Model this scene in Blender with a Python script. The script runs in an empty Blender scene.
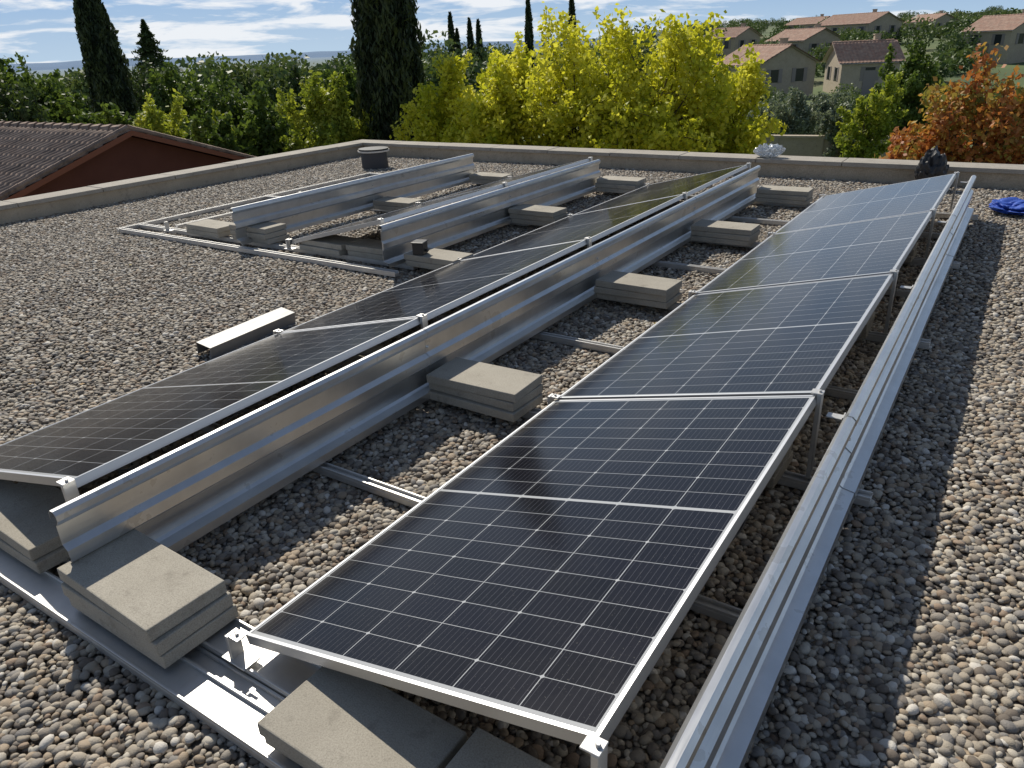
import bpy, math, random, bmesh
import numpy as np
from mathutils import Vector, Matrix
R=math.radians
sc=bpy.context.scene
col=sc.collection
rng=np.random.default_rng(7); random.seed(7)

# ---------------------------------------------------------------- helpers
def link(o,parent=None):
    col.objects.link(o)
    if parent: o.parent=parent
    return o
def empty(name,loc=(0,0,0),rot=(0,0,0)):
    e=bpy.data.objects.new(name,None); e.location=loc; e.rotation_euler=rot; e.empty_display_size=.1
    return link(e)
def mesh_obj(name,verts,faces,mats,mi=None,parent=None,smooth=False,rnd=None):
    me=bpy.data.meshes.new(name)
    v=np.asarray(verts,dtype=np.float32)
    if isinstance(faces,np.ndarray) and faces.ndim==2:
        k=faces.shape[1]; n=len(faces)
        me.vertices.add(len(v)); me.vertices.foreach_set('co',v.ravel())
        me.loops.add(n*k); me.loops.foreach_set('vertex_index',faces.astype(np.int32).ravel())
        me.polygons.add(n); me.polygons.foreach_set('loop_start',np.arange(0,n*k,k,dtype=np.int32))
        me.update(calc_edges=True)
    else:
        me.from_pydata([tuple(map(float,a)) for a in v],[],[tuple(f) for f in faces])
    for m in (mats if isinstance(mats,(list,tuple)) else [mats]): me.materials.append(m)
    if mi is not None: me.polygons.foreach_set('material_index',np.asarray(mi,dtype=np.int32))
    if smooth: me.polygons.foreach_set('use_smooth',np.ones(len(me.polygons),dtype=bool))
    if rnd is not None:
        a=me.attributes.new('rnd','FLOAT','FACE'); a.data.foreach_set('value',np.asarray(rnd,dtype=np.float32))
    me.validate(); me.update()
    return link(bpy.data.objects.new(name,me),parent)
BF=[(0,3,2,1),(4,5,6,7),(0,1,5,4),(1,2,6,5),(2,3,7,6),(3,0,4,7)]
class MB:
    def __init__(s): s.v=[]; s.f=[]; s.m=[]
    def box(s,x0,x1,y0,y1,z0,z1,m=0,M=None):
        b=len(s.v)
        p=[(x0,y0,z0),(x1,y0,z0),(x1,y1,z0),(x0,y1,z0),(x0,y0,z1),(x1,y0,z1),(x1,y1,z1),(x0,y1,z1)]
        if M is not None: p=[tuple(M@Vector(q)) for q in p]
        s.v+=p; s.f+=[tuple(b+i for i in f) for f in BF]; s.m+=[m]*6
    def poly(s,pts,m=0):
        b=len(s.v); s.v+=list(pts); s.f.append(tuple(range(b,b+len(pts)))); s.m.append(m)
    def tube(s,p0,p1,r0,r1,n=8,m=0,cap=True):
        p0=Vector(p0);p1=Vector(p1); d=(p1-p0).normalized()
        a=d.orthogonal().normalized(); c=d.cross(a); b=len(s.v)
        for p,r in((p0,r0),(p1,r1)):
            for i in range(n):
                t=2*math.pi*i/n; s.v.append(tuple(p+a*math.cos(t)*r+c*math.sin(t)*r))
        for i in range(n): s.f.append((b+i,b+(i+1)%n,b+n+(i+1)%n,b+n+i)); s.m.append(m)
        if cap:
            s.f.append(tuple(b+i for i in reversed(range(n)))); s.m.append(m)
            s.f.append(tuple(b+n+i for i in range(n))); s.m.append(m)
    def prism(s,prof,y0,y1,m=0,closed=False):
        b=len(s.v);n=len(prof)
        for y in(y0,y1): s.v+=[(x,y,z) for x,z in prof]
        for i in range(n if closed else n-1):
            j=(i+1)%n; s.f.append((b+i,b+j,b+n+j,b+n+i)); s.m.append(m)
    def make(s,name,mats,parent=None,bevel=0,seg=2,smooth=False):
        o=mesh_obj(name,s.v,s.f,mats,s.m,parent,smooth)
        if bevel:
            md=o.modifiers.new('bevel','BEVEL'); md.width=bevel; md.segments=seg; md.limit_method='ANGLE'
        return o

# ---------------------------------------------------------------- node helpers
class N:
    def __init__(s,name):
        s.mat=bpy.data.materials.new(name); s.mat.use_nodes=True; s.t=s.mat.node_tree; s.t.nodes.clear()
        s.out=s.t.nodes.new('ShaderNodeOutputMaterial')
    def n(s,ty,**k):
        o=s.t.nodes.new(ty)
        for a,b in k.items(): setattr(o,a,b)
        return o
    def l(s,a,b): s.t.links.new(a,b)
    def val(s,x,inp):
        if isinstance(x,(int,float,tuple,list)): inp.default_value=x
        else: s.l(x,inp)
    def math(s,op,a,b=0,c=None):
        m=s.n('ShaderNodeMath',operation=op); s.val(a,m.inputs[0]); s.val(b,m.inputs[1])
        if c is not None: s.val(c,m.inputs[2])
        return m.outputs[0]
    def mix(s,f,a,b,bt='MIX'):
        m=s.n('ShaderNodeMix',data_type='RGBA',blend_type=bt)
        s.val(f,m.inputs[0]); s.val(a if not isinstance(a,tuple) else (*a,1)[:4],m.inputs[6]); s.val(b if not isinstance(b,tuple) else (*b,1)[:4],m.inputs[7])
        return m.outputs[2]
    def noise(s,scale,detail=4,rough=.55,vec=None,dist=0):
        m=s.n('ShaderNodeTexNoise'); m.inputs['Scale'].default_value=scale; m.inputs['Detail'].default_value=detail
        m.inputs['Roughness'].default_value=rough; m.inputs['Distortion'].default_value=dist
        if vec is not None: s.l(vec,m.inputs['Vector'])
        return m.outputs['Fac']
    def coord(s,w='Object'): return s.n('ShaderNodeTexCoord').outputs[w]
    def ramp(s,f,stops,interp='LINEAR'):
        m=s.n('ShaderNodeValToRGB'); s.l(f,m.inputs[0]); cr=m.color_ramp; cr.interpolation=interp
        while len(cr.elements)<len(stops): cr.elements.new(.5)
        for e,(p,c) in zip(cr.elements,stops): e.position=p; e.color=(*c,1) if len(c)==3 else c
        return m.outputs[0]
    def bump(s,h,strength=.3,dist=.01):
        m=s.n('ShaderNodeBump'); m.inputs['Strength'].default_value=strength; m.inputs['Distance'].default_value=dist
        s.l(h,m.inputs['Height']); return m.outputs[0]
    def pbr(s,color,rough=.6,metal=0,normal=None,spec=.5,coat=0,ior=1.5):
        p=s.n('ShaderNodeBsdfPrincipled'); s.val(color if not isinstance(color,tuple) else (*color,1)[:4],p.inputs['Base Color'])
        s.val(rough,p.inputs['Roughness']); s.val(metal,p.inputs['Metallic']); p.inputs['Specular IOR Level'].default_value=spec
        p.inputs['IOR'].default_value=ior
        p.inputs['Coat Weight'].default_value=coat
        if normal is not None: s.l(normal,p.inputs['Normal'])
        s.l(p.outputs[0],s.out.inputs[0]); return p

def g(v): return (v,v,v)
def concrete(name,c0,c1,sp=60,b=.4):
    m=N(name); c=m.coord(); gi=m.n('ShaderNodeObjectInfo').outputs['Random']
    n1=m.noise(5,5,.6,c); n2=m.noise(sp*4,3,.7,c); n3=m.noise(1.3,3,.5,c); n4=m.noise(14,5,.7,c)
    base=m.ramp(n1,[(.3,c0),(.7,c1)])
    base=m.mix(m.math('MULTIPLY',m.math('SUBTRACT',n2,.42),2.2),base,tuple(x*.4 for x in c0),'MIX')
    base=m.mix(m.math('MULTIPLY',gi,.35),base,tuple(x*.6 for x in c0))
    base=m.mix(m.math('MULTIPLY',n3,.3),base,(.13,.11,.08))
    base=m.mix(m.ramp(n4,[(.56,g(0)),(.72,g(.45))]),base,(.12,.105,.085))
    m.pbr(base,.9,0,m.bump(n2,b,.004)); return m.mat
M_paver=concrete('concrete_paver',(.42,.385,.32),(.56,.52,.44))
M_cope=concrete('coping_concrete',(.42,.385,.33),(.54,.50,.44),40)
M_render=concrete('wall_render',(.50,.42,.31),(.62,.53,.41),30)
def metal(name,c,r0,r1,mt=1):
    m=N(name); c0=m.coord()
    mp=m.n('ShaderNodeMapping'); m.l(c0,mp.inputs[0]); mp.inputs['Scale'].default_value=(30,1.2,30)
    n1=m.noise(1.0,5,.6,mp.outputs[0]); n2=m.noise(7,4,.6,c0)
    rr=m.math('ADD',m.math('MULTIPLY',n1,r1-r0),r0)
    base=m.mix(n2,tuple(x*.72 for x in c),tuple(min(1,x*1.1) for x in c))
    base=m.mix(m.math('MULTIPLY',m.math('GREATER_THAN',n2,.63),.25),base,(.3,.27,.22))
    m.pbr(base,rr,mt,m.bump(m.math('ADD',n1,m.noise(2.5,2,.5,c0)),.16,.006)); return m.mat
M_alu=metal('aluminium_mill',(.66,.65,.63),.38,.62,.8)
M_galv=metal('galvanised_sheet',(.76,.76,.75),.2,.45,.95)
M_offc=metal('weathered_zinc',(.30,.30,.30),.5,.7,.6)
m=N('frame_anodised'); m.pbr((.50,.51,.53),.42,1); M_frame=m.mat
m=N('backsheet'); m.pbr((.6,.6,.6),.6); M_back=m.mat
m=N('black_plastic'); m.pbr((.02,.02,.022),.45); M_black=m.mat
m=N('dark_lead'); m.pbr((.06,.06,.065),.6,.3); M_dark=m.mat
m=N('blue_fabric'); m.pbr((.02,.08,.42),.7); M_blue=m.mat
m=N('window_glass'); m.pbr((.03,.035,.04),.1); M_glass=m.mat
m=N('shutter_paint'); m.pbr((.25,.22,.2),.6); M_shut=m.mat
m=N('white_trim'); m.pbr((.6,.56,.5),.6); M_trim=m.mat
# solar cell glass
PW,PL=1.134,1.722
m=N('solar_cells'); c=m.coord(); sx=m.n('ShaderNodeSeparateXYZ'); m.l(c,sx.inputs[0]); X,Y=sx.outputs[0],sx.outputs[1]
px=.1835; x0=(PW-6*px)/2; py=.0925; gap=.012
lx=m.math('LESS_THAN',m.math('PINGPONG',m.math('SUBTRACT',X,x0-px*4),px/2),.0012)
yy=m.math('SUBTRACT',m.math('ABSOLUTE',m.math('SUBTRACT',Y,PL/2)),gap/2)
ly=m.math('LESS_THAN',m.math('PINGPONG',yy,py/2),.0009)
mid=m.math('LESS_THAN',yy,.0005)
bus=m.math('LESS_THAN',m.math('PINGPONG',m.math('SUBTRACT',X,x0-px*4+px/20),px/20),.0006)
out1=m.math('GREATER_THAN',m.math('ABSOLUTE',m.math('SUBTRACT',X,PW/2)),3*px+.0005)
out2=m.math('GREATER_THAN',yy,9*py+.0005)
dx=m.math('PINGPONG',m.math('SUBTRACT',X,x0-px*4),px/2); dy=m.math('PINGPONG',yy,py)
dia=m.math('LESS_THAN',m.math('ADD',dx,dy),.007)
line=m.math('MAXIMUM',m.math('MAXIMUM',m.math('MAXIMUM',lx,ly),m.math('MAXIMUM',mid,dia)),m.math('MAXIMUM',out1,out2))
cellid=m.n('ShaderNodeTexWhiteNoise',noise_dimensions='2D')
cv=m.n('ShaderNodeCombineXYZ'); m.l(m.math('FLOOR',m.math('DIVIDE',m.math('SUBTRACT',X,x0),px)),cv.inputs[0]); m.l(m.math('FLOOR',m.math('DIVIDE',yy,py)),cv.inputs[1]); m.l(cv.outputs[0],cellid.inputs[0])
cell=m.mix(cellid.outputs[0],(.003,.003,.0055),(.0055,.0055,.010))
cell=m.mix(m.math('MULTIPLY',bus,.34),cell,(.18,.18,.20))
dust=m.noise(3,6,.65,c); dust2=m.noise(55,3,.6,c); d3=m.noise(230,2,.5,c)
base=m.mix(line,cell,(.40,.41,.42))
base=m.mix(m.math('MULTIPLY',m.math('MULTIPLY',dust,dust2),.04),base,(.4,.38,.34))
base=m.mix(m.ramp(d3,[(.70,g(0)),(.76,g(.35))]),base,(.30,.28,.24))
low=m.ramp(X,[(.0,g(.16)),(.07,g(.0))])
base=m.mix(low,base,(.32,.29,.24))
m.pbr(base,m.math('ADD',.07,m.math('MULTIPLY',dust,.12)),0,None,.36,0,1.42); M_cell=m.mat
# gravel
def gravel_ramp(m,f):
    k=.88
    return m.ramp(f,[(p,tuple(x*k for x in cc)) for p,cc in [(0,(.13,.105,.085)),(.12,(.42,.365,.285)),(.25,(.23,.20,.17)),(.37,(.52,.455,.36)),(.50,(.32,.29,.25)),(.60,(.43,.335,.235)),(.70,(.62,.57,.48)),(.81,(.24,.23,.22)),(.89,(.34,.24,.165)),(.94,(.78,.74,.67))]],'CONSTANT')
m=N('gravel_bed'); c=m.coord('Object')
vo=m.n('ShaderNodeTexVoronoi'); vo.inputs['Scale'].default_value=48; m.l(c,vo.inputs['Vector'])
sp=m.n('ShaderNodeSeparateColor'); m.l(vo.outputs['Color'],sp.inputs[0])
cc=gravel_ramp(m,sp.outputs[0]); dd=vo.outputs['Distance']
cc=m.mix(m.math('MULTIPLY',dd,.8),cc,(.05,.045,.04))
m.pbr(cc,.85,0,m.bump(m.math('SUBTRACT',1,dd),1,.02)); M_bed=m.mat
m=N('pebble_stone'); oi=m.n('ShaderNodeObjectInfo').outputs['Random']; c=m.coord()
cc=gravel_ramp(m,oi); cc=m.mix(m.math('MULTIPLY',m.noise(1.5,4,.6,c),.5),cc,(.23,.19,.145))
m.pbr(cc,.72,0,m.bump(m.noise(6,3,.6,c),.25,.1)); M_peb=m.mat
# foliage
def leafmat(name,stops,tr=.35):
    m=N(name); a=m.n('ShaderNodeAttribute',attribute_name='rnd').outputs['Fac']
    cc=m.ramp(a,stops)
    d=m.n('ShaderNodeBsdfPrincipled'); m.l(cc,d.inputs['Base Color']); d.inputs['Roughness'].default_value=.55; d.inputs['Specular IOR Level'].default_value=.3
    t=m.n('ShaderNodeBsdfTranslucent'); m.l(m.mix(1,cc,(1,1,.7),'MULTIPLY'),t.inputs[0])
    x=m.n('ShaderNodeMixShader'); x.inputs[0].default_value=tr; m.l(d.outputs[0],x.inputs[1]); m.l(t.outputs[0],x.inputs[2]); m.l(x.outputs[0],m.out.inputs[0])
    return m.mat
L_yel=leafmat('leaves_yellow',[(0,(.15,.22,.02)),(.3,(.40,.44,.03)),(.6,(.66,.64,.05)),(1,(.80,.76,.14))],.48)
L_yg=leafmat('leaves_yellow_green',[(0,(.09,.14,.02)),(.5,(.28,.34,.04)),(1,(.52,.53,.08))],.42)
L_gr=leafmat('leaves_green',[(0,(.035,.06,.015)),(.5,(.09,.14,.028)),(1,(.19,.26,.05))],.38)
L_dk=leafmat('leaves_dark',[(0,(.02,.035,.012)),(.5,(.05,.08,.022)),(1,(.10,.14,.045))],.28)
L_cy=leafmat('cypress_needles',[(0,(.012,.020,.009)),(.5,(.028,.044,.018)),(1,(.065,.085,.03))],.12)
L_ol=leafmat('olive_leaves',[(0,(.10,.12,.08)),(.5,(.20,.24,.16)),(1,(.33,.37,.28))],.25)
L_rd=leafmat('leaves_red',[(0,(.16,.07,.025)),(.3,(.40,.13,.045)),(.55,(.52,.22,.07)),(.75,(.46,.33,.08)),(1,(.17,.22,.05))],.4)
L_far=leafmat('distant_foliage_haze',[(0,(.045,.075,.03)),(.5,(.10,.15,.05)),(.8,(.17,.21,.07)),(1,(.17,.22,.19))],.25)  # top stop is a pale haze tint painted into the leaf colour
m=N('bark'); c=m.coord(); m.pbr(m.mix(m.noise(12,4,.6,c),(.05,.04,.03),(.14,.11,.08)),.9,0,m.bump(m.noise(25,4,.6,c),.5,.02)); M_bark=m.mat
def tilemat(name,a,b,cdark):
    m=N(name); c=m.coord(); n1=m.noise(3,5,.65,c); vo=m.n('ShaderNodeTexVoronoi'); vo.inputs['Scale'].default_value=3.2; m.l(c,vo.inputs['Vector'])
    s=m.n('ShaderNodeSeparateColor'); m.l(vo.outputs['Color'],s.inputs[0])
    base=m.mix(s.outputs[0],a,b); base=m.mix(m.ramp(n1,[(.45,g(0)),(.7,g(1))]),base,cdark)
    m.pbr(base,.85); return m.mat
M_tile=tilemat('old_roof_tiles',(.26,.175,.13),(.36,.26,.20),(.12,.09,.075))
M_tile2=tilemat('terracotta_tiles',(.38,.21,.15),(.46,.31,.23),(.26,.17,.13))
m=N('red_paint_wall'); c=m.coord(); m.pbr(m.mix(m.noise(2,5,.6,c),(.09,.028,.02),(.16,.055,.04)),.85); M_red=m.mat
m=N('red_brown_rake'); m.pbr((.24,.085,.05),.8); M_rake=m.mat

# ---------------------------------------------------------------- camera
rgt=Vector((.8359,.547,-.0399)); bk=Vector((.5124,-.7526,.4141)).normalized()
rgt=(rgt-bk*rgt.dot(bk)).normalized(); up=bk.cross(rgt)
cam=bpy.data.objects.new('camera',bpy.data.cameras.new('camera')); link(cam)
cam.matrix_world=Matrix(((rgt.x,up.x,bk.x,0),(rgt.y,up.y,bk.y,0),(rgt.z,up.z,bk.z,1.6),(0,0,0,1)))
cam.data.sensor_width=36; cam.data.lens=26.12; cam.data.clip_end=30000; cam.data.clip_start=.05
sc.camera=cam
# ---------------------------------------------------------------- light
S=Vector((-.590,.415,.692)).normalized()
sun=bpy.data.lights.new('sun','SUN'); sun.energy=4.9; sun.angle=R(.6); sun.color=(1,.935,.82)
so=link(bpy.data.objects.new('sun',sun)); so.rotation_euler=S.to_track_quat('Z','Y').to_euler(); so.location=(-20,10,30)
w=bpy.data.worlds.new('World'); sc.world=w; w.use_nodes=True; t=w.node_tree; t.nodes.clear()
wo=t.nodes.new('ShaderNodeOutputWorld'); bg=t.nodes.new('ShaderNodeBackground'); t.links.new(bg.outputs[0],wo.inputs[0]); bg.inputs[1].default_value=.075
sky=t.nodes.new('ShaderNodeTexSky'); sky.sky_type='NISHITA'; sky.sun_disc=False; sky.sun_elevation=math.asin(S.z); sky.sun_rotation=math.atan2(S.x,S.y)%(2*math.pi); sky.altitude=100; sky.air_density=1.0; sky.dust_density=.4; sky.ozone_density=1.0
tc=t.nodes.new('ShaderNodeTexCoord'); mp=t.nodes.new('ShaderNodeMapping'); t.links.new(tc.outputs['Generated'],mp.inputs[0]); mp.inputs['Scale'].default_value=(3.2,3.2,21)
nz=t.nodes.new('ShaderNodeTexNoise'); t.links.new(mp.outputs[0],nz.inputs[0]); nz.inputs['Scale'].default_value=2.3; nz.inputs['Detail'].default_value=9; nz.inputs['Roughness'].default_value=.58; nz.inputs['Distortion'].default_value=.3
cr=t.nodes.new('ShaderNodeValToRGB'); t.links.new(nz.outputs['Fac'],cr.inputs[0]); cr.color_ramp.elements[0].position=.47; cr.color_ramp.elements[0].color=(0,0,0,1); cr.color_ramp.elements[1].position=.57; cr.color_ramp.elements[1].color=(.95,.95,.95,1)
sz=t.nodes.new('ShaderNodeSeparateXYZ'); t.links.new(tc.outputs['Generated'],sz.inputs[0])
lowm=t.nodes.new('ShaderNodeMapRange'); t.links.new(sz.outputs[2],lowm.inputs[0]); lowm.inputs[1].default_value=.0; lowm.inputs[2].default_value=.30; lowm.inputs[3].default_value=.9; lowm.inputs[4].default_value=0
mb=t.nodes.new('ShaderNodeMix'); mb.data_type='RGBA'; t.links.new(lowm.outputs[0],mb.inputs[0]); t.links.new(sky.outputs[0],mb.inputs[6])
gr=t.nodes.new('ShaderNodeMapRange'); t.links.new(sz.outputs[2],gr.inputs[0]); gr.inputs[1].default_value=0; gr.inputs[2].default_value=.07
gm=t.nodes.new('ShaderNodeMix'); gm.data_type='RGBA'; t.links.new(gr.outputs[0],gm.inputs[0]); gm.inputs[6].default_value=(5.8,8.3,11.0,1); gm.inputs[7].default_value=(2.2,4.9,10.0,1)
t.links.new(gm.outputs[2],mb.inputs[7])
cm=t.nodes.new('ShaderNodeMapRange'); t.links.new(sz.outputs[2],cm.inputs[0]); cm.inputs[1].default_value=.10; cm.inputs[2].default_value=.35; cm.inputs[3].default_value=1; cm.inputs[4].default_value=.12
mu=t.nodes.new('ShaderNodeMath'); mu.operation='MULTIPLY'; t.links.new(cr.outputs[0],mu.inputs[0]); t.links.new(cm.outputs[0],mu.inputs[1])
mx=t.nodes.new('ShaderNodeMix'); mx.data_type='RGBA'; t.links.new(mu.outputs[0],mx.inputs[0]); t.links.new(mb.outputs[2],mx.inputs[6]); mx.inputs[7].default_value=(11.6,12.0,12.5,1); t.links.new(mx.outputs[2],bg.inputs[0])
sc.view_settings.view_transform='Standard'; sc.view_settings.look='None'; sc.view_settings.exposure=0

# ---------------------------------------------------------------- polar placing (compass azimuth from +Y)
def pol(az,D): a=R(az); return D*math.sin(a),D*math.cos(a)
def sst(x,a,b): q=np.clip((x-a)/(b-a),0,1); return q*q*(3-2*q)
def hgt(x,y):
    D=np.hypot(x,y); az=np.degrees(np.arctan2(x,y))
    k=sst(az,-32,-20)*(1-sst(az,60,110))
    rt=-3.6+.045*np.clip(D-85,0,65)+.02*np.clip(D-150,0,450)
    lf=-3.6-14*sst(D,55,400)
    wv=(np.sin(x*.013+1)*np.cos(y*.011))*2.0*sst(D,200,600)
    return k*rt+(1-k)*lf+wv
na,rad=180,np.concatenate([[2],np.geomspace(10,9000,70)])
A=np.linspace(0,2*np.pi,na,endpoint=False); vs=[]
for r in rad: vs.append(np.stack([r*np.sin(A),r*np.cos(A),hgt(r*np.sin(A),r*np.cos(A))],1))
V=np.concatenate(vs); F=[]
for i in range(len(rad)-1):
    a=np.arange(na); b=(a+1)%na; F.append(np.stack([i*na+a,(i+1)*na+a,(i+1)*na+b,i*na+b],1))
F=np.concatenate(F)[:,::-1]
m=N('terrain_grass_haze'); c=m.coord(); n1=m.noise(.03,6,.6,c); n2=m.noise(2,4,.6,c)
base=m.ramp(n1,[(.35,(.05,.08,.025)),(.5,(.10,.14,.04)),(.62,(.20,.18,.09)),(.75,(.07,.10,.03))])
base=m.mix(m.math('MULTIPLY',n2,.4),base,(.04,.06,.02))
ln=m.n('ShaderNodeVectorMath',operation='LENGTH'); m.l(c,ln.inputs[0])
base=m.mix(m.ramp(m.math('DIVIDE',ln.outputs['Value'],4000),[(.05,g(0)),(1,g(1))]),base,(.12,.19,.27))  # aerial haze painted into the ground colour, bluer with distance
m.pbr(base,.95); mesh_obj('ground',V,F,m.mat,smooth=True)
def hills(name,az0,az1,D,base,amp,colr,seed):
    n=160; rr=np.random.default_rng(seed); az=np.linspace(az0,az1,n); ph=rr.random(6)*6
    h=sum(np.sin(az*R(1)*f*9+ph[i])/f for i,f in enumerate([1,2.1,3.7,6.3,11,19]))
    h=base+amp*(h*.4+.5)*np.sin(np.linspace(0,np.pi,n))**.4
    V=[];F=[]
    for k,(dd,q) in enumerate([(0,0),(.05,.5),(.13,.9),(.2,1.0),(.5,.1)]):
        for i in range(n):
            x,y=pol(az[i],D*(1+dd)); V.append((x,y,-40+(h[i]+40)*q))
    for k in range(4):
        for i in range(n-1): F.append((k*n+i,k*n+i+1,(k+1)*n+i+1,(k+1)*n+i))
    m=N(name+'_mat'); c=m.coord(); m.pbr(m.mix(m.noise(.004,5,.6,c),colr,tuple(x*.75 for x in colr)),1)
    mesh_obj(name,V,F,m.mat,smooth=True)
hills('distant_hills',-95,-20,5200,14,30,(.11,.20,.34),3)  # blue base colour stands in for aerial haze
hills('wooded_hill',-24,30,900,10,9,(.10,.14,.12),5)

# ---------------------------------------------------------------- vegetation
def unit(a): return a/np.linalg.norm(a,axis=1,keepdims=True)
def leaves(c,l,wd,upb=0,r=rng):
    n=len(c); a=r.normal(size=(n,3)); a[:,2]+=upb; a=unit(a); b=unit(np.cross(a,r.normal(size=(n,3))))
    l=np.asarray(l)[:,None]*np.ones((n,1)); wd=np.asarray(wd)[:,None]*np.ones((n,1))
    V=np.stack([c+a*l,c+b*wd+a*l*.15,c-a*l,c-b*wd+a*l*.15],1).reshape(-1,3)
    return V,np.arange(4*n).reshape(n,4)
def tubes(segs,n=6):
    V=[];F=[];k=0
    for p0,p1,r0,r1 in segs:
        p0=Vector(p0);p1=Vector(p1); d=(p1-p0).normalized(); a=d.orthogonal().normalized(); c=d.cross(a)
        for p,r in((p0,r0),(p1,r1)):
            for i in range(n):
                t=2*math.pi*i/n; V.append(tuple(p+a*math.cos(t)*r+c*math.sin(t)*r))
        for i in range(n): F.append((k+i,k+(i+1)%n,k+n+(i+1)%n,k+n+i))
        k+=2*n
    return np.array(V),np.array(F)
def tree(name,az,D,ztop,rad,mat,n=14000,leaf=.07,zlow=None,seed=0,clumps=90,gz=None,shoot=.35):
    """trunk + limbs + twigs; leaves hang in small tufts along the twigs"""
    r=np.random.default_rng(seed); x,y=pol(az,D); gz=float(hgt(np.array(x),np.array(y))) if gz is None else gz
    H=ztop-gz; zl=H*.28 if zlow is None else zlow-gz; zc=(H+zl)/2; hz=(H-zl)/2
    th=max(.05,rad*.06); lean=r.normal(size=2)*.08
    seg=[((0,0,0),(lean[0]*.5,lean[1]*.5,zl),th*1.3,th),((lean[0]*.5,lean[1]*.5,zl),(lean[0],lean[1],zc+hz*.4),th,th*.3)]
    d=unit(r.normal(size=(clumps,3))); rr=r.random(clumps)**.4*.88
    wob=1+.16*np.sin(d[:,0]*5+seed)+.14*np.cos(d[:,1]*6+seed*2)
    C=d*(rr*wob)[:,None]*np.array([rad,rad,hz*.92]); C[:,2]+=zc
    T=[];A=[];B=[]
    for i in range(clumps):
        zz=min(max(zl*.9,C[i,2]-hz*.6*r.random()-.2),zc+hz*.3); f=zz/(zc+hz*.4)
        b0=np.array([lean[0]*f,lean[1]*f,zz]); seg.append((tuple(b0),tuple(C[i]),th*.3,th*.07))
        A.append(b0*.45+C[i]*.55); B.append(C[i]); T.append(rad*.16)
        for k in range(3):
            o=(C[i]-np.array([0,0,zc]))/rad; dr=o*.5+r.normal(size=3)*.55+np.array([0,0,.35]); dr/=np.linalg.norm(dr)
            L=rad*(.2+.24*r.random())
            if C[i,2]>zc+hz*.35 and r.random()<shoot: dr=np.array([r.normal()*.25,r.normal()*.25,1]); L*=1.45
            e=C[i]+dr*L; seg.append((tuple(C[i]),tuple(e),th*.07,th*.025)); A.append(C[i]);B.append(e);T.append(rad*(.07+.08*r.random()))
    A=np.array(A);B=np.array(B);T=np.array(T)
    wt=np.linalg.norm(B-A,axis=1)*T**1.1; idx=r.choice(len(A),size=n,p=wt/wt.sum()); u=r.random(n)[:,None]**.8
    P=A[idx]*(1-u)+B[idx]*u+r.normal(size=(n,3))*T[idx][:,None]*(.75-.35*u)
    P[:,2]=np.maximum(P[:,2],.15)
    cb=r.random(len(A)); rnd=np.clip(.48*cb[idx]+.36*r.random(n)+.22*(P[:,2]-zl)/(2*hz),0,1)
    sz=leaf*(.6+.8*r.random(n)); V1,F1=leaves(P,sz,sz*.62,0,r); V2,F2=tubes(seg,5)
    V=np.concatenate([V1,V2]); F=np.concatenate([F1,F2+len(V1)])
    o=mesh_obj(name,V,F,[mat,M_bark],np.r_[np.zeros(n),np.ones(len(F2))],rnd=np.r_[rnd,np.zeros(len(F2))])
    o.location=(x,y,gz); return o
def cypress(name,az,D,ztop,rad,n=12000,leaf=.13,seed=0,gz=None):
    r=np.random.default_rng(seed); x,y=pol(az,D); gz=float(hgt(np.array(x),np.array(y))) if gz is None else gz
    H=ztop-gz; tt=r.random(n)**.85
    def prof(t): return rad*np.minimum(1,(t/.12+.15))**.6*np.clip(1-((t-.25)/.76).clip(0)**2.2,0.0,1)**.8+.03
    q=r.random(n)*2*np.pi; lump=1+.10*np.sin(q*3+tt*9)+.08*np.sin(q*7-tt*23)+.06*np.sin(q*5+tt*60)
    ra=prof(tt)*lump*(.72+.36*r.random(n))
    P=np.stack([ra*np.cos(q),ra*np.sin(q),.25+tt*(H-.25)],1)
    sz=leaf*(.6+.8*r.random(n)); V1,F1=leaves(P,sz,sz*.28,2.4,r)
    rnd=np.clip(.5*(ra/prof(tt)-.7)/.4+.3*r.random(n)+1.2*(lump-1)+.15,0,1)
    V=[];F=[];K=14;J=16
    for j in range(J+1):
        t=j/J
        for i in range(K):
            a=2*np.pi*i/K; rr=float(prof(np.array(t)))*.8; V.append((rr*math.cos(a),rr*math.sin(a),.2+t*(H-.4)))
    for j in range(J):
        for i in range(K): F.append((j*K+i,j*K+(i+1)%K,(j+1)*K+(i+1)%K,(j+1)*K+i))
    V2,F2=np.array(V),np.array(F); V3,F3=tubes([((0,0,-.1),(0,0,.8),.12,.1)])
    VV=np.concatenate([V1,V2,V3]); FF=np.concatenate([F1,F2+len(V1),F3+len(V1)+len(V2)])
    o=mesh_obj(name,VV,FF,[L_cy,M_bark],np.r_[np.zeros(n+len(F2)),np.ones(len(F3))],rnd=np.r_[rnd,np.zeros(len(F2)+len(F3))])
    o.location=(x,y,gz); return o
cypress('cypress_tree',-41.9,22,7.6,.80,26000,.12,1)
cypress('cypress_tree',-60.0,40,5.6,.82,16000,.14,2)
for i,(a,tz,rr_) in enumerate([(-37.4,5.0,.42),(-36.1,4.4,.4),(-35.5,4.2,.36),(-32.0,6.4,.45),(-29.0,6.6,.45),(-37.0,3.4,.3)]):
    cypress('cypress_tree',a,90,tz,rr_,2500,.25,10+i)
for i,(a,D,zt,rd) in enumerate([(-37.6,19,1.15,1.3),(-33.6,17.4,1.5,1.35),(-28.4,16.5,1.7,1.55),(-23.2,16,2.05,1.7),(-18.6,17,1.0,1.35)]):
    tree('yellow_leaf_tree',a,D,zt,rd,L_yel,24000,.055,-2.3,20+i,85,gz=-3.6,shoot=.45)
tree('yellow_green_tree',-46.4,22,1.2,1.15,L_yg,17000,.06,-2.3,30,65)
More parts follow.
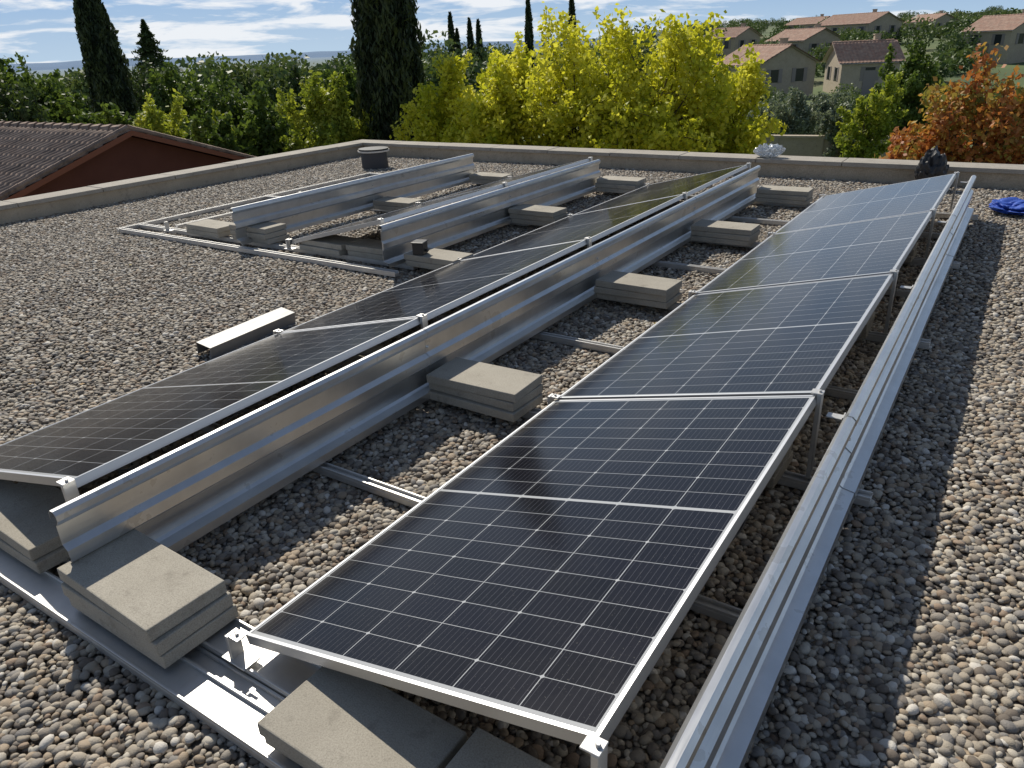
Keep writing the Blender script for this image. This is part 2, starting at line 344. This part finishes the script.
tree('yellow_green_tree',-57.5,24,.75,1.0,L_yg,9000,.06,-2.6,31,50)
tree('yellow_green_tree',-53.3,25,.35,.9,L_yg,9000,.06,-2.6,32,50)
G=[(-65.5,30,2.2,2.1,L_gr),(-63.0,30,1.2,1.5,L_gr),(-56.4,35,1.5,1.7,L_gr),(-52.3,32,1.6,1.8,L_gr),(-49.6,30,.9,1.4,L_dk),(-61.3,26,.5,1.3,L_gr),(-54.2,23,.2,1.1,L_gr),(-51.0,24,.5,1.2,L_gr),(-68.5,28,2.2,2.0,L_dk),(-44.6,34,.9,1.5,L_gr),(-58.8,45,1.2,2.2,L_dk)]
for i,(a,D,zt,rd,mt) in enumerate(G): tree('deciduous_tree',a,D,zt,rd,mt,12000,.085,-3.0,40+i,60)
def spruce(az,D,zt,rad,seed):
    r=np.random.default_rng(seed); x,y=pol(az,D); gz=-3.6; H=zt-gz; n=7000
    t=r.random(n); tier=(t*14)%1; ra=rad*(1-t)*(1.05-.6*tier)*(r.random(n)**.4); q=r.random(n)*6.28
    ra*=1+.25*np.sin(q*5+np.floor(t*14)*2)
    P=np.stack([ra*np.cos(q),ra*np.sin(q),1+t*(H-1)],1); V1,F1=leaves(P,np.full(n,.16),np.full(n,.05),-.3,r)
    V2,F2=tubes([((0,0,0),(0,0,H),.15,.03)])
    o=mesh_obj('spruce_tree',np.concatenate([V1,V2]),np.concatenate([F1,F2+len(V1)]),[L_dk,M_bark],np.r_[np.zeros(n),np.ones(len(F2))],rnd=np.r_[r.random(n),np.zeros(len(F2))]); o.location=(x,y,gz)
spruce(-57.2,60,4.1,3.4,3)
tree('olive_tree',-13.7,38,-.9,1.2,L_ol,10000,.06,-3.2,60,60)
tree('olive_tree',-11.7,40,-1.0,1.15,L_ol,10000,.06,-3.2,61,60)
tree('olive_tree',-15.6,42,-1.6,1.0,L_ol,7000,.06,-3.3,65,50)
tree('deciduous_tree',-9.0,28,.45,.9,L_yg,10000,.06,-3.0,62,50)
tree('deciduous_tree',-6.9,33,1.1,1.2,L_gr,14000,.075,-3.0,63,60)
tree('olive_tree',-10.6,30,-.7,.8,L_ol,8000,.06,-3.2,64,45)
tree('red_leaf_tree',-2.4,15,.8,1.3,L_rd,17000,.05,-2.3,70,80)
tree('red_leaf_tree',-5.9,15.6,.15,.8,L_rd,9000,.05,-2.3,71,55)
def mass(name,n,fn,lp,leaf,seed,mat):
    r=np.random.default_rng(seed); PC=[];RN=[];SZ=[]
    for i in range(n):
        az,D,h,rd=fn(r); x,y=pol(az,D); z=float(hgt(np.array(x),np.array(y)))
        k=lp; d=unit(r.normal(size=(k,3)))*(r.random(k)**.35)[:,None]
        q=unit(r.normal(size=(9,3))); d*=(.72+.38*np.max(d@q.T,axis=1))[:,None]
        PC.append(d*np.array([rd,rd,h*.5])+np.array([x,y,z+h*.52])); b=r.random()
        RN.append(np.clip(.45*b+.3*r.random(k)+.12*d[:,2]+ .35*min(1,D/900),0,1)); SZ.append(np.full(k,leaf*rd))  # distance term shifts tone toward the painted haze tint
    P=np.concatenate(PC); s=np.concatenate(SZ)*(.6+.8*r.random(len(P)))
    V,F=leaves(P,s,s*.6,0,r); mesh_obj(name,V,F,mat,rnd=np.concatenate(RN))
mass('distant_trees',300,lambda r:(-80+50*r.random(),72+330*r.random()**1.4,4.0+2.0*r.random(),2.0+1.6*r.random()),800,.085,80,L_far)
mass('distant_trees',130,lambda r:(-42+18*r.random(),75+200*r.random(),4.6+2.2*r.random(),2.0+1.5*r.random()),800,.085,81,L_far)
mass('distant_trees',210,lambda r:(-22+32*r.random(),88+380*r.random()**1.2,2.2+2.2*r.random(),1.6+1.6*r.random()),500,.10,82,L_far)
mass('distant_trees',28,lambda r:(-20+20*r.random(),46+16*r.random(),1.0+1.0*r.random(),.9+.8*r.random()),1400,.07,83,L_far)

# ---------------------------------------------------------------- houses
def tile_slope(L,run,drop,pitch,per,step,side,mat,name,parent,zt):
    nx=int(L/pitch*per)+1; ns=int(math.hypot(run,drop)/step)
    xs=np.linspace(-L/2,L/2,nx); rows=[]
    for j in range(ns): rows+=[(j/ns,0.0),((j+.98)/ns,.028)]
    Vv=[]
    for (q,of) in rows:
        z=zt-drop*q+of+.045*np.abs(np.sin(np.pi*(xs+L/2)/pitch))
        Vv.append(np.stack([xs,np.full(nx,side*run*q),z],1))
    V=np.concatenate(Vv); nr=len(rows); F=[]
    a=np.arange(nx-1)
    for j in range(nr-1):
        f=np.stack([j*nx+a,j*nx+a+1,(j+1)*nx+a+1,(j+1)*nx+a],1); F.append(f if side<0 else f[:,::-1])
    F=np.concatenate(F); return mesh_obj(name,V,F[:,::-1],mat,parent=parent)
def house(name,x,y,z,yaw,L,W,wh,rh,wall,tile,pitch=.3,per=4,step=.45,windows=True,chim=True,rake=None):
    e=empty(name,(x,y,z),(0,0,yaw)); b=MB()
    hw,hl=W/2,L/2
    b.poly([(-hl,-hw,-3),(-hl,hw,-3),(-hl,hw,wh),(-hl,0,wh+rh),(-hl,-hw,wh)][::-1]); b.poly([(hl,-hw,-3),(hl,hw,-3),(hl,hw,wh),(hl,0,wh+rh),(hl,-hw,wh)])
    b.poly([(-hl,-hw,-3),(hl,-hw,-3),(hl,-hw,wh),(-hl,-hw,wh)]); b.poly([(-hl,hw,-3),(-hl,hw,wh),(hl,hw,wh),(hl,hw,-3)])
    b.make('walls',wall,e)
    ov=.35; k=rh/hw
    for s in(-1,1): tile_slope(L+2*ov,hw+ov,(hw+ov)*k,pitch,per,step,s,tile,'roof_slope',e,wh+rh+.09)
    u=MB()
    for s in(-1,1):
        u.poly([(-hl-ov,0,wh+rh+.04),(hl+ov,0,wh+rh+.04),(hl+ov,s*(hw+ov),wh-ov*k+.04),(-hl-ov,s*(hw+ov),wh-ov*k+.04)])
    u.make('roof_underside',M_trim if rake is None else rake,e)
    rt=MB(); nb=int((L+2*ov)/.4)
    for i in range(nb): rt.tube((-hl-ov+i*.4,0,wh+rh+.08),(-hl-ov+i*.4+.42,0,wh+rh+.1),.1,.12,8)
    rt.make('ridge_tiles',tile,e)
    if windows:
        wd=MB(); sh=MB()
        for s in(-1,1):
            nwin=max(1,int(L/2.6))
            for i in range(nwin):
                cx=-hl+(i+.5)*L/nwin
                wd.box(cx-.4,cx+.4,s*hw-.05,s*hw+.02,wh-1.5,wh-.45)
                for q in(-1,1): sh.box(cx+q*.6-.19,cx+q*.6+.19,s*hw-.03,s*hw+.05,wh-1.55,wh-.4)
            for q in (-.22,.22):
                wd.box(s*hl-.05,s*hl+.02,q*W-.4,q*W+.4,wh-1.5,wh-.45)
                sh.box(s*hl-.03,s*hl+.05,q*W-.8,q*W-.42,wh-1.55,wh-.4); sh.box(s*hl-.03,s*hl+.05,q*W+.42,q*W+.8,wh-1.55,wh-.4)
        wd.make('windows',M_glass,e); sh.make('shutters',M_shut,e)
        dd=MB(); dd.box(-.5,.5,-hw-.06,-hw+.02,0,2.0); dd.make('door',M_shut,e)
    if chim:
        c=MB(); c.box(hl*.4,hl*.4+.5,.4,.9,wh+rh*.4,wh+rh+.6); c.box(hl*.4-.06,hl*.4+.56,.34,.96,wh+rh+.6,wh+rh+.68); c.make('chimney',wall,e)
    return e
hs=house('tiled_roof_house',-21.2,9.5,-3.75,0,9.6,6.2,2.93-.05,1.05,M_red,M_tile,.21,8,.36,windows=False,chim=False,rake=M_red)
b=MB()
for s in(-1,1):
    b.poly([(5.17,0,4.03),(5.17,s*3.5,2.85),(5.17,s*3.5,2.74),(5.17,0,3.92)])
b.make('rake_boards',M_rake,hs)
b=MB()
for i in range(19):
    for s in(-1,1):
        y0=s*i*.19; b.tube((5.05,y0,4.09-abs(y0)*.34),(5.05,s*(i+1)*.19+s*.02,4.07-(abs(y0)+.2)*.34),.06,.07,7)
b.make('verge_tiles',M_tile,hs)
b=MB(); b.box(4.80,4.86,-2.6,-.5,.6,2.6); b.box(4.80,4.86,.4,1.9,.8,2.4); b.make('windows',M_glass,hs)
b=MB(); b.box(4.8,4.95,-3.05,3.05,2.60,2.70); b.make('gable_beam',M_rake,hs)
def hz(a,D): x,y=pol(a,D); return x,y,float(hgt(np.array(x),np.array(y)))
for (a,D,yaw,L,W,wh,rh) in [(-15.9,78,-38,6.6,6,2.8,1.4),(-9.9,80,25,4.8,6,2.7,1.5),(-13.6,115,-35,7,6,3.0,1.2),(-10.4,155,-30,11,8,3.2,1.5),(-18.2,130,-20,6,6,3.0,1.2),(-2.2,112,-35,6,6,3.4,1.4),(-6.3,190,-40,7,6,2.6,1.2),(-13.2,200,-30,9,7,3.0,1.3)]:
    x,y,z=hz(a,D); house('village_house',x,y,z,R(yaw),L,W,wh,rh,M_render,M_tile2)
x,y=pol(-11.8,30); b=MB(); b.box(-3.2,3.2,-.12,.12,-.4,1.75); b.box(-3.25,3.25,-.17,.17,1.75,1.83)
for i in range(5): b.box(-3.2+i*1.55-.03,-3.2+i*1.55+.23,-.16,.16,-.4,1.76)
o=b.make('garden_wall',M_render); o.location=(x,y,-3.6); o.rotation_euler=(0,0,R(8))

# ---------------------------------------------------------------- our building
X0,X1,Y0,Y1=-9.4,3.4,-3.0,9.62
e=empty('flat_roof_building')
b=MB(); b.box(X0-.3,X1+.3,Y0-.3,Y1+.3,-3.9,-.03); b.make('outer_walls',M_render,e)
b=MB()
H=.20
b.box(X0-.28,X0,Y0,Y1,-.029,H-.04); b.box(X1,X1+.28,Y0,Y1,-.029,H-.04); b.box(X0-.28,X1+.28,Y1,Y1+.28,-.029,H-.04); b.box(X0-.28,X1+.28,Y0-.28,Y0,-.029,H-.04)
b.make('parapet_upstand',M_render,e)
b=MB(); y=Y0
def slab(x0,x1,y0,y1):
    dz=random.uniform(-.003,.003); b.box(x0+.004,x1-.004,y0+.004,y1-.004,H-.038,H+.012+dz)
while y<Y1-.06:
    y2=min(y+1.0,Y1-.05); slab(X0-.33,X0+.05,y,y2); slab(X1-.05,X1+.33,y,y2); y=y2
x=X0-.33
while x<X1+.33:
    x2=min(x+1.0,X1+.33); slab(x,x2,Y1-.05,Y1+.33); slab(x,x2,Y0-.33,Y0-.002); x=x2
b.make('parapet_coping',M_cope,e,.006)
b=MB(); b.poly([(X0,Y0,-.006),(X1,Y0,-.006),(X1,Y1,-.006),(X0,Y1,-.006)]); b.make('roof_gravel_bed',M_bed,e)

# pebbles ------------------------------------------------------------
pc=bpy.data.collections.new('pebble_shapes')
for k in range(7):
    bm=bmesh.new(); bmesh.ops.create_icosphere(bm,subdivisions=2,radius=1)
    r=np.random.default_rng(100+k); sx_,sy_,sz_=1.0,.62+.3*r.random(),.42+.28*r.random(); f=r.normal(size=(3,3))*.9
    for v in bm.verts:
        c0=v.co.copy(); f0=Vector(f[0]); f1=Vector(f[1]); d=1+.09*math.sin(f0.dot(c0)*2+k)+.07*math.sin(f1.dot(c0)*3)
        v.co=Vector((c0.x*sx_*d,c0.y*sy_*d,c0.z*sz_*d))
    me=bpy.data.meshes.new('pebble'); bm.to_mesh(me); bm.free(); me.polygons.foreach_set('use_smooth',np.ones(len(me.polygons),bool)); me.materials.append(M_peb)
    pc.objects.link(bpy.data.objects.new('pebble',me))
def pts(x0,x1,y0,y1,s):
    xs=np.arange(x0,x1,s); ys=np.arange(y0,y1,s); gx,gy=np.meshgrid(xs,ys); n=gx.size
    X_=gx.ravel()+rng.uniform(-.5,.5,n)*s*1.1; Y_=gy.ravel()+rng.uniform(-.5,.5,n)*s*1.1
    return np.stack([X_,Y_,rng.uniform(-.003,.006,n)+.006*np.sin(X_*3.1+1)*np.sin(Y_*2.7)],1)
P=np.concatenate([pts(-3.7,2.0,.2,5,.0200),pts(-9.38,-3.7,.2,5,.024),pts(-9.38,2.4,5,9.6,.025),pts(2.0,3.38,.2,9.6,.03)])
me=bpy.data.meshes.new('gravel'); me.vertices.add(len(P)); me.vertices.foreach_set('co',P.astype(np.float32).ravel()); me.update()
go=link(bpy.data.objects.new('gravel',me))
ng=bpy.data.node_groups.new('scatter','GeometryNodeTree')
ng.interface.new_socket('Geometry',in_out='INPUT',socket_type='NodeSocketGeometry'); ng.interface.new_socket('Geometry',in_out='OUTPUT',socket_type='NodeSocketGeometry')
gi=ng.nodes.new('NodeGroupInput'); gq=ng.nodes.new('NodeGroupOutput'); ip=ng.nodes.new('GeometryNodeInstanceOnPoints'); ci=ng.nodes.new('GeometryNodeCollectionInfo')
ci.inputs['Collection'].default_value=pc; ci.inputs['Separate Children'].default_value=True; ci.inputs['Reset Children'].default_value=True
ip.inputs['Pick Instance'].default_value=True
rv=ng.nodes.new('FunctionNodeRandomValue'); rv.data_type='FLOAT_VECTOR'; rv.inputs[0].default_value=(-.4,-.4,0); rv.inputs[1].default_value=(.4,.4,6.28)
rs=ng.nodes.new('FunctionNodeRandomValue'); rs.data_type='FLOAT'; rs.inputs[2].default_value=.0; rs.inputs[3].default_value=1; rs.inputs['Seed'].default_value=5
mm=ng.nodes.new('ShaderNodeMath'); mm.operation='POWER'; mm.inputs[1].default_value=2.2
ma=ng.nodes.new('ShaderNodeMath'); ma.operation='MULTIPLY_ADD'; ma.inputs[1].default_value=.0130; ma.inputs[2].default_value=.0098
L=ng.links.new
L(gi.outputs[0],ip.inputs['Points']); L(ci.outputs[0],ip.inputs['Instance']); L(rv.outputs[0],ip.inputs['Rotation']); L(rs.outputs[1],mm.inputs[0]); L(mm.outputs[0],ma.inputs[0]); L(ma.outputs[0],ip.inputs['Scale']); L(ip.outputs[0],gq.inputs[0])
go.modifiers.new('scatter','NODES').node_group=ng
n=110; C=np.stack([rng.uniform(-9,2.3,n),rng.uniform(.5,9.4,n),np.full(n,.024)],1)
a=rng.uniform(0,6.28,n); l=np.stack([np.cos(a),np.sin(a),rng.normal(size=n)*.2],1); q=np.stack([-np.sin(a),np.cos(a),rng.normal(size=n)*.3],1); s=rng.uniform(.008,.016,n)[:,None]
V=np.stack([C+l*s*1.2,C+q*s*.7,C-l*s*1.2,C-q*s*.7],1).reshape(-1,3); V[:,2]=np.maximum(V[:,2],.016)
m=N('dry_leaf'); m.pbr(m.ramp(m.n('ShaderNodeAttribute',attribute_name='rnd').outputs['Fac'],[(0,(.16,.09,.04)),(.6,(.34,.20,.06)),(1,(.45,.36,.08))]),.7)
mesh_obj('fallen_leaves',V,np.arange(4*n).reshape(n,4),m.mat,rnd=rng.uniform(0,1,n))

# ---------------------------------------------------------------- solar array
TILT=R(14); CT,ST=math.cos(TILT),math.sin(TILT); ZL=.13; PITCH=1.742
def panel(xh,y0):
    b=MB(); f=.010;T=.032
    b.box(0,PW,0,f,-T,0,1); b.box(0,PW,PL-f,PL,-T,0,1); b.box(0,f,f,PL-f,-T,0,1); b.box(PW-f,PW,f,PL-f,-T,0,1)
    b.poly([(f,f,-.0015),(PW-f,f,-.0015),(PW-f,PL-f,-.0015),(f,PL-f,-.0015)],0)
    b.poly([(f,f,-.006),(f,PL-f,-.006),(PW-f,PL-f,-.006),(PW-f,f,-.006)],2)
    for yy_ in(.35,.86,1.35): b.box(PW/2-.05,PW/2+.05,yy_-.03,yy_+.03,-.025,-.008,3)
    pr=None
    for i in range(25):
        t=i/24; p=(PW-.06-.02*math.sin(t*9),.12+t*(PL-.24),-.03-.075*abs(math.sin(t*math.pi*2.5))-.01*math.sin(t*17))
        if pr: b.tube(pr,p,.0035,.0035,6,3,False)
        pr=p
    o=b.make('solar_panel',[M_cell,M_frame,M_back,M_black]); o.location=(xh-PW*CT,y0,ZL)
    o.rotation_euler=(R(random.uniform(-.12,.12)),-TILT+R(random.uniform(-.15,.15)),0); return o
DEF=[(-.022,.350),(-.02,.372),(-.008,.384),(.008,.384),(.02,.372),(.022,.352),(.012,.338),(.002,.33),(.0,.262),(.022,.245),(.024,.205),(.002,.188),(.0,.108),(.012,.098),(.055,.09),(.058,.058)]
def deflector(xd,y0,y1):
    b=MB(); n=max(1,round((y1-y0)/PITCH)); st=(y1-y0)/n
    for i in range(n):
        s=.0018 if i%2 else 0
        b.prism([(xd+x+s,z+s) for x,z in DEF],y0+i*st-(.03 if i else 0),y0+(i+1)*st)
    for i in range(1,n):
        for z in (.14,.29): b.tube((xd+.001,y0+i*st-.015,z),(xd+.012,y0+i*st-.015,z),.007,.006,8)
    o=b.make('wind_deflector',M_galv); md=o.modifiers.new('th','SOLIDIFY'); md.thickness=.0012; return o
def row(xh,y0,n,gapd,panels=True,ends=.12):
    y1=y0+n*PITCH
    if panels:
        for i in range(n): panel(xh,y0+i*PITCH)
    xd=xh+gapd; deflector(xd,y0-ends,y1+.06)
    xl=xh-PW*CT
    for i in range(n+1):
        y=y0+i*PITCH-.01; yy=y-.012 if i==0 else (y+.012 if i==n else y)
        b=MB()
        b.box(xd-.035,xd-.029,yy-.025,yy+.025,.05,.34); b.box(xd-.09,xd-.0352,yy-.02,yy+.02,.325,.331)
        if panels:
            zt=ZL+PW*ST
            b.box(xh-.018,xh+.024,yy-.02,yy+.02,zt+.003,zt+.008); b.box(xh+.006,xh+.022,yy-.02,yy+.02,.06,zt+.003)
            b.box(xl-.018,xl+.018,yy-.018,yy+.018,ZL+.009,ZL+.014); b.tube((xl-.004,yy,ZL+.014),(xl-.004,yy,ZL+.022),.006,.006,8)
            b.tube((xh+.012,yy,zt+.008),(xh+.012,yy,zt+.016),.006,.006,8)
        b.box(xl-.035,xl-.022,yy-.02,yy+.02,.05,ZL+.012); b.box(xl-.06,xl+.04,yy-.03,yy+.03,.057,.062)
        b.make('panel_bracket',M_alu,None,.0012,1)
XA,XB,XC,XD=-.452,-2.315,-4.09,-5.87
YN=.90
row(XA,YN,4,.135); row(XB,YN,4,.09)
row(XC,4.30,2,.08); row(XD,4.30,2,.08,False)
def rail(x0,x1,y0,y1,z0=.012,z1=.052):
    b=MB()
    if (x1-x0)>(y1-y0):
        b.box(x0,x1,y0,y1,z0,z1-.012); b.box(x0,x1,y0,y0+.008,z1-.0119,z1); b.box(x0,x1,y1-.008,y1,z1-.0119,z1)
    else:
        b.box(x0,x1,y0,y1,z0,z1-.012); b.box(x0,x0+.008,y0,y1,z1-.0119,z1); b.box(x1-.008,x1,y0,y1,z1-.0119,z1)
    return b.make('mounting_rail',M_alu,None,.0012,1)
for i in range(1,9):
    y=YN+i*PITCH/2; x1=XA+.24
    if i%2==0: rail(-3.5,x1,y-.05,y,.012,.052)
    else: rail(-3.5,x1-.12,y-.02,y+.02,.012,.05)
rail(-3.75,-.12,.70,.80,.012,.05); rail(-3.75,-.12,.86,.98,.012,.055); rail(-1.75,-.2,.803,.857,.012,.036)
for y in (4.12,4.34,6.02,7.84): rail(-7.6,-3.85,y,y+.05)
rail(-7.65,-7.61,4.12,7.9); rail(-7.05,-7.01,4.4,7.84,.053,.08)

def stack(x,y,n,z=.056,L=.5,W=.25,th=.045,yaw=0):
    b=MB()
    for i in range(n):
        M=Matrix.Translation((x+random.uniform(-.012,.012),y+random.uniform(-.012,.012),z+i*(th+.002)))@Matrix.Rotation(R(yaw+random.uniform(-2.2,2.2)),4,'Z')
        b.box(-L/2,L/2,-W/2,W/2,0,th,0,M)
    b.make('paver_stack',M_paver,None,.004,2)
stack(-1.97,.87,3)
for y in(2.60,4.34,6.08,7.86): stack(-1.93,y,3,.053,.5,.25,.042)
stack(-2.72,.90,2); stack(-3.15,.88,1); stack(-2.62,2.6,2)
stack(-1.04,.84,2,.056,.45,.25,.04); stack(-.62,.835,2,.056,.38,.27,.05)
for y in (2.6,4.34,6.08): stack(-1.15,y,1,.053); stack(-.72,y,2,.053,.4)
for y in(6.05,7.82): stack(-3.72,y,3,.053); stack(-5.5,y,2,.053)
stack(-3.65,4.42,2,.053); stack(-4.32,4.45,2,.053); stack(-4.85,4.43,2,.053); stack(-5.78,4.42,3,.053); stack(-6.45,4.4,2,.053); stack(-6.7,6.05,2,.053)
# loose items ---------------------------------------------------------
b=MB(); b.box(-.06,.06,-.33,.33,.072,.076); b.box(-.06,-.056,-.33,.33,.0,.0719); b.box(.056,.06,-.33,.33,.0,.0719); b.box(-.074,-.0601,-.33,.33,.0,.004); b.box(.0601,.074,-.33,.33,.0,.004)
o=b.make('metal_profile_offcut',M_offc); o.location=(-3.78,2.68,.02); o.rotation_euler=(R(1),R(9),R(2))
b=MB(); b.box(-.045,.045,-.05,.05,0,.09); b.box(-.052,.052,-.057,.057,.0901,.1); b.box(.0452,.07,-.015,.015,.02,.04); o=b.make('junction_box',M_black,None,.004); o.location=(-3.78,4.36,.148); o.rotation_euler=(0,0,.3)
e=empty('roof_vent',(-8.15,8.55,0)); b=MB(); b.tube((0,0,-.02),(0,0,.24),.2,.19,28); b.make('pipe',M_dark,e); b=MB(); b.tube((0,0,.262),(0,0,.285),.225,.225,28); b.make('cowl',M_black,e); b=MB(); b.tube((0,0,.2401),(0,0,.262),.235,.235,28); b.make('collar',M_trim,e)
def crumple(name,loc,s,mat,seed,sub=4,amp=.35):
    bm=bmesh.new(); bmesh.ops.create_icosphere(bm,subdivisions=sub,radius=1); r=np.random.default_rng(seed); K=r.normal(size=(14,3))*3.5; ph=r.random(14)*6
    for v in bm.verts:
        c0=v.co.copy(); d=1+amp*sum(abs(math.sin(float(Vector(K[i]).dot(c0))+ph[i]))-.6 for i in range(14))/5
        v.co=Vector((c0.x*s[0]*d,c0.y*s[1]*d,max(-.0,(c0.z*.5+.5)*d)*s[2]))
    me=bpy.data.meshes.new(name); bm.to_mesh(me); bm.free(); me.materials.append(mat); o=link(bpy.data.objects.new(name,me)); o.location=loc; return o
m=N('clear_plastic'); m.pbr((.72,.76,.8),.2).inputs['Transmission Weight'].default_value=.4; M_film=m.mat
crumple('plastic_bag',(-2.62,9.72,.21),(.16,.09,.13),M_film,1,5,.6)
crumple('black_tool_bag',(-.78,9.35,0.0),(.15,.13,.38),M_black,3,4,.3)
crumple('blue_work_gloves',(.06,8.3,.01),(.20,.22,.10),M_blue,4,5,.45)
